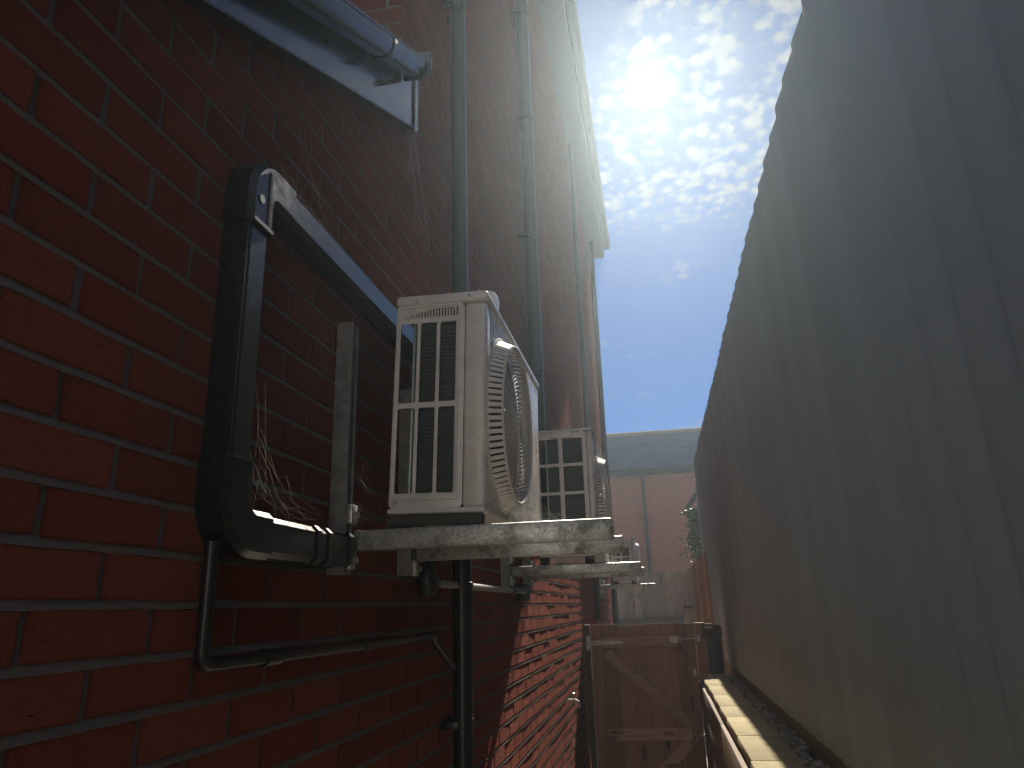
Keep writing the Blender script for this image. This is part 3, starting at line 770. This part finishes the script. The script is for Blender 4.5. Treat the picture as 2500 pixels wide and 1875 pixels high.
# ------------------------------------------------------------------ raised bed on the right
ZBED = 1.386
bed = thing('raised_bed', 'raised bed edge of sandstone slabs on timber sleepers, half in sun', 'raised bed', (1.15, 4, 0))
y = -2.0; i = 0
while y < 7.28:
    L_ = .598 if i % 3 else .45
    y2 = min(y + L_, 7.285)
    n_ = MB(); n_.bbox(1.048 + rs.uniform(-.004, .004), 1.242 + rs.uniform(-.006, .006), y + .005, y2 - .004, ZBED - .045, ZBED + rs.uniform(-.002, .0015), .005, 2)
    n_.build('slab', 'sandstone', bed); y = y2; i += 1
for lv in range(6):
    z1 = ZBED - .060 - lv * .215
    for (ya, yb) in ((-2.0, 2.15), (2.16, 4.75), (4.76, 7.27)):
        n_ = MB(); n_.bbox(1.032 - (.010 if lv == 0 else 0) + rs.uniform(-.003, .003), 1.12, ya, yb, max(0.001, z1 - .210), z1, .006, 2); n_.build('sleeper', 'sleeper_wood', bed)
n_ = MB(); n_.box(1.121, 1.9, -2.0, 7.27, .001, ZBED - .055); n_.build('soil', 'soil', bed, 0)['kind'] = 'structure'
n_ = MB(); n_.bbox(1.05, 1.24, -2.0, 7.27, ZBED - .060, ZBED - .046, .001, 1); n_.build('mortar_bed', 'mortar', bed)
# pebbles along the fence foot
pb = MB(); rp = random.Random(5)
ico = bmesh.new(); bmesh.ops.create_icosphere(ico, subdivisions=2, radius=1); ico.verts.index_update()
iv = [v.co.copy() for v in ico.verts]; iff = [[v.index for v in f.verts] for f in ico.faces]; ico.free()
for i in range(1500):
    yy = rp.uniform(.8, 7.25); s_ = rp.uniform(.006, .014) * (1.25 if rp.random() < .15 else 1)
    xx = rp.uniform(1.249, 1.330); 
    M = Matrix.Translation((xx, yy, ZBED - .028 + rp.uniform(0, .022))) @ Matrix.Rotation(rp.uniform(0, 6), 4, 'Z') @ Matrix.Rotation(rp.uniform(-.6, .6), 4, 'X') @ Matrix.Diagonal((s_ * rp.uniform(.9, 1.5), s_ * rp.uniform(.8, 1.1), s_ * rp.uniform(.5, .8), 1))
    pb.add([v * (1 + .12 * math.sin(v.x * 5 + i) * math.cos(v.y * 4)) for v in iv], iff, M)
tag(pb.build('gravel', 'pebble', None, 80), 'grey pebbles packed between the slabs and the tall fence', 'gravel', None, 'stuff')

# ------------------------------------------------------------------ tall feather-edge fence on the right
fe = thing('closeboard_fence', 'tall grey green close-boarded fence along the right of the passage', 'fence', (1.34, 4, ZBED))
PITCH = .1655; F0, F1 = -1.787, 9.12
nb = int((F1 - F0) / PITCH)
fm_cache = []
def feather(z0, z1, wv):
    n_ = MB(); ov_ = .022
    # plan section: thin at the near edge, thick at the far edge
    sec = [(.014, -ov_), (.0, PITCH - .008), (.0012, PITCH - .002), (.005, PITCH), (.024, PITCH), (.024, -ov_)]
    vs = [(x, y, z0 + (wv if 0 else 0)) for x, y in sec] + [(x, y, z1) for x, y in sec]; m = len(sec)
    fs = [(j, (j + 1) % m, m + (j + 1) % m, m + j) for j in range(m)] + [tuple(range(m))[::-1], tuple(range(m, 2 * m))]
    n_.add(vs, fs); return n_.mesh('board', 'fence_paint', 20)
variants = [feather(0, 2.225 + d, 0) for d in (-.006, -.002, .001, .004)]
rf = random.Random(11)
for i in range(nb + 1):
    y = F0 + i * PITCH
    o = link('board', rf.choice(variants), fe, Vector((1.326 + rf.uniform(-.0015, .0015), y + rf.uniform(-.004, .004), 1.448)) - base(fe))
    o.rotation_euler = (rf.uniform(-.002, .002), -.0175 + rf.uniform(-.001, .001), rf.uniform(-.004, .004))
yl = F0 + (nb + 1) * PITCH
n_ = MB(); n_.bbox(1.285, 1.38, yl + .022, yl + .115, 1.30, 3.45, .006); n_.build('end_post', 'fence_paint', fe)
for z in (1.75, 2.5, 3.3):
    n_ = MB(); n_.bbox(1.352, 1.40, F0, yl + .02, z - .04, z + .04, .004); n_.build('back_rail', 'fence_paint', fe)
y = F0
while y < F1:
    n_ = MB(); n_.bbox(1.333, 1.375, y + .002, min(y + 1.83, yl) - .002, 1.30, 1.4475, .006); n_.build('gravel_board', 'gravel_board', fe); y += 1.83

# ------------------------------------------------------------------ garden gate
YG = 7.33
gt = thing('garden_gate', 'brown boarded timber gate with diagonal braces closing the passage', 'gate', (.55, YG, 0))
x = .064; i = 0; rg = random.Random(2)
edges = [.064, .168, .31, .45, .585, .72, .85, .945, 1.028]
for a, b in zip(edges[:-1], edges[1:]):
    n_ = MB(); n_.bbox(a + .0002, b - .0002, YG, YG + .02, .06, 1.822 + rg.uniform(-.006, .008), .003, 1); n_.build('board', 'gate_wood', gt)
def bar(x0, z0, x1, z1, wd, y0, y1, name, par=gt, m='gate_rail_wood'):
    a = Vector((x0, 0, z0)); b = Vector((x1, 0, z1)); L_ = (b - a).length; th = math.atan2(z1 - z0, x1 - x0)
    n_ = MB(); n_.bbox(0, L_, y0, y1, -wd / 2, wd / 2, .004, 2, Matrix.Translation(a) @ Matrix.Rotation(-th, 4, 'Y')); return n_.build(name, m, par)
bar(.163, 1.668, .925, 1.672, .098, YG - .034, YG - .001, 'rail')
bar(.175, .878, .925, .882, .098, YG - .034, YG - .001, 'rail')
bar(.165, .16, .925, .16, .098, YG - .034, YG - .001, 'rail')
bar(.215, 1.575, .935, .945, .095, YG - .033, YG - .0015, 'brace')
bar(.90, .815, .24, .215, .095, YG - .033, YG - .0015, 'brace')
n_ = MB(); n_.bbox(.008, .058, YG - .012, YG + .06, 0, 1.832, .004); n_.build('post', 'dark_timber', gt)
n_ = MB(); n_.bbox(1.036, 1.128, YG - .012, YG + .08, 0, 1.826, .004); n_.build('post', 'gate_wood', gt)
n_ = MB(); n_.bbox(.022, .056, YG - .016, YG - .0125, 1.60, 1.735, .001, 1)
vs, fs = plate([(.0, -.024), (.30, -.010), (.30, .010), (.0, .024)], [], .003, .0005)
n_.add(vs, fs, Matrix(((1, 0, 0, .066), (0, 0, 1, YG - .0375), (0, 1, 0, 1.668), (0, 0, 0, 1)))); n_.tube([(.061, YG - .022, 1.635), (.061, YG - .022, 1.70)], .007, 10); n_.build('strap_hinge', 'hinge_zinc', gt)
n_ = MB(); n_.bbox(.80, .875, YG - .038, YG - .0345, 1.655, 1.712, .001, 1); n_.tube([(.86, YG - .046, 1.690), (1.075, YG - .030, 1.690)], .008, 10); n_.bbox(1.045, 1.075, YG - .040, YG - .0125, 1.66, 1.715, .003); n_.build('bolt', 'hinge_zinc', gt)
n_ = MB(); n_.bbox(.985, 1.012, YG - .005, YG - .0005, 1.365, 1.425, .001, 1); n_.build('latch_plate', 'hinge_zinc', gt)
n_ = MB(); n_.bbox(1.0, 1.13, YG - .030, YG - .0125, .862, .884, .003); n_.bbox(1.035, 1.05, YG - .040, YG - .0305, .86, .93, .003); n_.torus(.032, .004, 24, 6, Matrix.Translation((.93, YG - .046, .852)) @ Matrix.Rotation(rad(90), 4, 'X')); n_.build('ring_latch', 'hinge_zinc', gt)
pk = thing('padlock', 'small black padlock hanging from the gate bolt', 'padlock', (.885, YG - .05, 1.62))
n_ = MB(); n_.bbox(.862, .908, YG - .064, YG - .044, 1.590, 1.645, .006, 3); n_.build('body', 'padlock_black', pk)
n_ = MB(); n_.tube([(.872, YG - .054, 1.64)] + [(.885 - .013 * math.cos(rad(a)), YG - .054, 1.672 + .018 * math.sin(rad(a))) for a in range(0, 181, 30)] + [(.898, YG - .054, 1.64)], .0035, 8); n_.build('shackle', 'screw_steel', pk)
inf = thing('infill_panel', 'dark timber boards filling the gap between the gate post and the tall fence', 'fence panel', (1.2, YG, ZBED))
for i, (a, b, c, d) in enumerate(((1.132, 1.20, 1.36, 1.815), (1.203, 1.262, 1.37, 1.80))):
    n_ = MB(); n_.bbox(a, b, YG + .01, YG + .05, c, d, .004); n_.build('board', 'dark_timber', inf)
n_ = MB(); n_.bbox(1.125, 1.275, YG - .030, YG + .008, 1.69, 1.785, .005); n_.build('rail', 'dark_timber', inf)
n_ = MB(); n_.bbox(1.265, 1.29, YG + .20, YG + .26, 1.36, 1.66, .004); tag(n_.build('timber_stake', 'pale_wood'), 'short pale timber stake between the gate infill and the tall fence', 'stake')

# ------------------------------------------------------------------ open gate leaf beyond
lf = thing('gate_leaf', 'pale and orange boarded gate leaf standing open beyond the gate', 'gate', (1.2, 9.6, 1.3))
A, B = Vector((1.315, 8.95, 0)), Vector((1.040, 9.95, 0))
dL = (B - A); LL = dL.length; dL.normalize(); nL = Vector((-dL.y, dL.x, 0))
if nL.x > 0: nL = -nL
ML = Matrix(((dL.x, nL.x, 0, A.x), (dL.y, nL.y, 0, A.y), (0, 0, 1, 0), (0, 0, 0, 1)))
nbd = 8
for i in range(nbd):
    a, b = LL * i / nbd, LL * (i + 1) / nbd
    zt = lambda t: 2.58 - .30 * max(0, (t / LL - .04)) ** .9 - (.02 if t < .02 else 0)
    n_ = MB(); v = []
    for (t, q) in ((a + .001, 0), (b - .001, 0), (b - .001, .022), (a + .001, .022)): v.append((t, q, 1.20))
    for (t, q) in ((a + .001, 0), (b - .001, 0), (b - .001, .022), (a + .001, .022)): v.append((t, q, zt(t)))
    n_.add(v, [(3, 2, 1, 0), (4, 5, 6, 7), (0, 1, 5, 4), (1, 2, 6, 5), (2, 3, 7, 6), (3, 0, 4, 7)], ML)
    o = n_.build('board', 'orange_wood' if i < 4 else 'grey_wood', lf, 0)
for t in (LL * .62, LL * .80):
    n_ = MB(); n_.lathe([(0, .05), (.02, .047), (.027, .035), (.018, .022), (.010, .02), (.010, 0)], 14, ML @ Matrix.Translation((t, .022, 1.955)) @ Matrix.Rotation(rad(-90), 4, 'X')); n_.build('knob', 'padlock_black', lf)
n_ = MB(); n_.bbox(-.03, -.002, -.02, .026, 1.25, 2.58, .004, 2, ML); n_.build('stile', 'pale_wood', lf)

# ------------------------------------------------------------------ garden end: pale fence on a dark wall
FY = 14.5
ff = thing('garden_fence', 'pale upright boarded fence across the far end of the garden', 'fence', (.8, FY, 0))
x = -1.0; i = 0
while x < 2.6:
    n_ = MB(); n_.box(x + .003, x + .097, FY + (.012 if i % 2 else 0), FY + .018 + (.012 if i % 2 else 0), 1.70, 2.575 + rg.uniform(-.004, .004)); n_.build('board', 'pale_wood', ff, 0); x += .098; i += 1
n_ = MB(); n_.box(-1.0, 2.6, FY + .034, FY + .08, 2.35, 2.44); n_.build('rail', 'pale_wood', ff, 0)
lw = thing('retaining_wall', 'dark sleeper wall at the foot of the far garden fence', 'wall', (.8, FY - .2, 0))
for lv in range(4):
    for (xa, xb) in ((-1.0, .42), (.43, 2.6)):
        n_ = MB(); n_.bbox(xa, xb, FY - .16 - (.05 if xa > 0 else 0), FY - .02, .90 + lv * .22, 1.115 + lv * .22 - (.02 if xa < 0 and lv == 3 else 0), .006, 1); n_.build('sleeper', 'dark_timber', lw)

# ------------------------------------------------------------------ far brick building
YF = 21.0
fb_ = thing('brick_building', 'brown brick building with a blue grey slate roof beyond the garden', 'building', (.8, YF, 0))
n_ = MB(); n_.box(-8, 10, YF, YF + 3.0, 0, 5.62); n_.build('wall', 'far_brick', fb_, 0)
zr = 7.06
n_ = MB(); n_.add([(-8.2, YF - .22, 5.66), (10.2, YF - .22, 5.66), (10.2, YF + 1.50, zr), (-8.2, YF + 1.50, zr), (10.2, YF + 3.22, 5.66), (-8.2, YF + 3.22, 5.66)], [(0, 1, 2, 3), (3, 2, 4, 5), (0, 3, 5), (1, 4, 2), (0, 5, 4, 1)]); rfo = n_.build('roof', 'slate', fb_, 0)
n_ = MB(); rows = 11; sl = Vector((0, 1.72, zr - 5.66)); rl = random.Random(9)
for j in range(rows):
    t0, t1 = j / rows, (j + 1.25) / rows
    x = -8.2 + (.15 if j % 2 else 0)
    while x < 10.2:
        if -2.5 < x < 5.0:
            l_ = rl.uniform(.006, .011)
            p0 = Vector((x + .004, YF - .22, 5.66)) + sl * t0; p1 = Vector((x + .296, YF - .22, 5.66)) + sl * min(1, t1)
            nn = Vector((0, -.631, .776)) * l_
            n_.add([p0 + nn * 1.6, Vector((p1.x, p0.y, p0.z)) + nn * 1.6, p1 + nn * .3, Vector((p0.x, p1.y, p1.z)) + nn * .3, p0, Vector((p1.x, p0.y, p0.z))], [(0, 1, 2, 3), (4, 5, 1, 0)])
        x += .30
tag(n_.build('slates', 'slate', rfo, 0), kind='stuff')
n_ = MB(); n_.tube([(-8.2, YF + 1.50, zr + .02), (10.2, YF + 1.50, zr + .02)], .07, 8); n_.build('ridge', 'gravel_board', rfo)
n_ = MB(); n_.bbox(-8.2, 10.2, YF - .24, YF - .005, 5.52, 5.655, .01, 1); n_.build('fascia', 'pvc_black', fb_)
n_ = MB(); n_.sweep(gp, [(-8.2, YF - .305, 5.66), (10.2, YF - .305, 5.66)]); n_.build('gutter', 'pvc_black', fb_)
n_ = MB(); n_.tube([(.535, YF - .28, 5.60), (.535, YF - .07, 5.45), (.535, YF - .07, 0)], .045, 10); n_.build('downpipe', 'pvc_black', fb_)

# ------------------------------------------------------------------ small outbuilding with ivy behind the fence
ob_ = thing('outbuilding', 'low brick outbuilding with a dark roof verge showing past the fence', 'building', (2.2, 13.6, 0))
n_ = MB(); n_.box(1.50, 4.4, 13.6, 14.25, 0, 3.6); n_.build('wall', 'far_brick', ob_, 0)
n_ = MB(); n_.add([(1.33, 13.45, 3.56), (1.33, 14.3, 3.56), (2.9, 14.3, 5.6), (2.9, 13.45, 5.6), (1.33, 13.45, 3.66), (1.33, 14.3, 3.66), (2.9, 14.3, 5.72), (2.9, 13.45, 5.72)], [(3, 2, 1, 0), (4, 5, 6, 7), (0, 1, 5, 4), (1, 2, 6, 5), (2, 3, 7, 6), (3, 0, 4, 7)]); n_.build('roof', 'roof_tile', ob_, 0)
ivt = thing('climbing_ivy', 'bushy green ivy hanging below the outbuilding roof', 'ivy', (1.5, 13.3, 0))
n_ = MB(); n_.tube([(1.62, 13.4, 0), (1.58, 13.35, 1.4), (1.52, 13.36, 2.6), (1.55, 13.38, 3.4)], [.03, .026, .02, .01], 8); n_.build('stem', 'dark_timber', ivt)
n_ = MB(); ri = random.Random(4)
for i in range(2600):
    z = ri.uniform(2.2, 3.58); half = .16 + .05 * math.sin(z * 9) + .03 * math.sin(z * 23)
    cx = 1.46 + .10 * ((3.5 - z) / 1.3) * .5; x = cx + ri.gauss(0, half * .5); y = 13.32 + ri.gauss(0, .10)
    if x > 1.95: continue
    s_ = ri.uniform(.014, .034); M = Matrix.Translation((x, y, z)) @ Matrix.Rotation(ri.uniform(0, 6.3), 4, 'Z') @ Matrix.Rotation(ri.uniform(.2, 1.5), 4, 'X')
    n_.add([(-s_, 0, 0), (0, -s_ * .8, .004), (s_, 0, 0), (s_ * .3, s_ * 1.1, -.006), (-s_ * .3, s_ * 1.1, -.006)], [(0, 1, 2, 3, 4)], M)
tag(n_.build('foliage', 'leaf', ivt, 0), kind='stuff')

# ------------------------------------------------------------------ tap on the lit wall
tp = thing('garden_tap', 'small brass garden tap on the sunlit bricks before the gate', 'tap', (.05, 5.9, 1.3))
n_ = MB(); n_.tube([(0, 5.9, 1.33), (.05, 5.9, 1.33), (.075, 5.9, 1.318), (.082, 5.9, 1.28)], [.010, .012, .012, .011], 10); n_.build('spout', 'hinge_zinc', tp)
n_ = MB(); n_.tube([(.045, 5.9, 1.34), (.045, 5.9, 1.375)], .006, 8); n_.bbox(.037, .053, 5.872, 5.928, 1.372, 1.382, .003); n_.build('handle', 'hinge_zinc', tp)

# ------------------------------------------------------------------ cobwebs
def web(name_label, seeds, r=.00022, seed=1):
    r *= .36
    rw = random.Random(seed); n_ = MB()
    for (a, b, sag, n) in seeds:
        for i in range(n):
            p0 = Vector(a) + Vector((rw.uniform(-1, 1), rw.uniform(-1, 1), rw.uniform(-1, 1))) * sag
            p1 = Vector(b) + Vector((rw.uniform(-1, 1), rw.uniform(-1, 1), rw.uniform(-1, 1))) * sag
            dd = (p1 - p0).length; k = 7; pts = []
            j1, j2 = rw.uniform(-1, 1), rw.uniform(-1, 1)
            for q in range(k):
                t = q / (k - 1); s_ = math.sin(math.pi * t)
                pts.append(p0.lerp(p1, t) + Vector((j1 * .08 * dd * s_, j2 * .10 * dd * s_, -.13 * dd * s_ * rw.uniform(.2, 1.3))))
            n_.tube(pts, r * rw.uniform(.6, 1.3), 3, False)
    return tag(n_.build('cobweb', 'silk', None, 0), name_label, 'cobweb', 'cobwebs on the wall fittings')
web('cobweb in the lower corner of the trunking above its bottom elbow', [((.045, 1.17, 2.42), (.05, 1.20, 2.185), .02, 4), ((.045, 1.165, 2.30), (.05, 1.42, 2.182), .03, 7), ((.05, 1.17, 2.24), (.05, 1.34, 2.186), .025, 9)], .00022, 1)
web('cobweb trailing over the top of the level trunking', [((.03, 1.20, 2.89), (.045, 1.42, 2.863), .02, 16), ((.01, 1.30, 3.03), (.04, 1.38, 2.87), .035, 9), ((.01, 1.42, 2.97), (.04, 1.58, 2.863), .03, 7)], .00022, 2)
web('cobweb hanging from the end of the sloping verge board', [((.03, 2.04, 3.57), (.02, 2.22, 3.33), .02, 10), ((.04, 2.03, 3.57), (.02, 2.12, 3.46), .03, 16), ((.05, 2.03, 3.6), (.10, 1.92, 3.74), .015, 8), ((.02, 2.2, 3.36), (.05, 2.54, 3.16), .02, 5), ((.05, 2.53, 3.20), (.08, 2.62, 2.95), .02, 3)], .00026, 3)
web('cobweb between the nearest fan guard and the bracket arm', [((.36, 2.2, 2.30), (.60, 2.10, 2.195), .03, 10), ((.37, 2.05, 2.26), (.42, 1.68, 2.19), .03, 9), ((.35, 2.3, 2.32), (.62, 2.6, 2.20), .04, 8), ((.34, 1.75, 2.25), (.52, 1.68, 2.19), .02, 6)], .00022, 4)
web('cobweb at the wall end of the nearest bracket arm', [((.05, 1.62, 2.24), (.13, 1.68, 2.20), .02, 10), ((.05, 1.63, 2.35), (.10, 1.72, 2.25), .02, 6)], .0002, 5)
web('thin cobweb strands on the bricks under the sloping verge', [((.006, 1.45, 3.04), (.006, 1.75, 3.10), .04, 2), ((.006, 1.75, 3.10), (.006, 1.95, 3.28), .02, 1), ((.004, 1.85, 2.80), (.006, 2.2, 2.92), .06, 7), ((.004, 1.30, 2.82), (.004, 1.42, 2.99), .05, 5)], .00022, 6)
web('white cobweb tangle on the second air conditioner bracket', [((.46, 3.62, 2.24), (.60, 3.60, 2.20), .03, 26), ((.42, 3.66, 2.26), (.60, 4.1, 2.21), .03, 14)], .0004, 7)
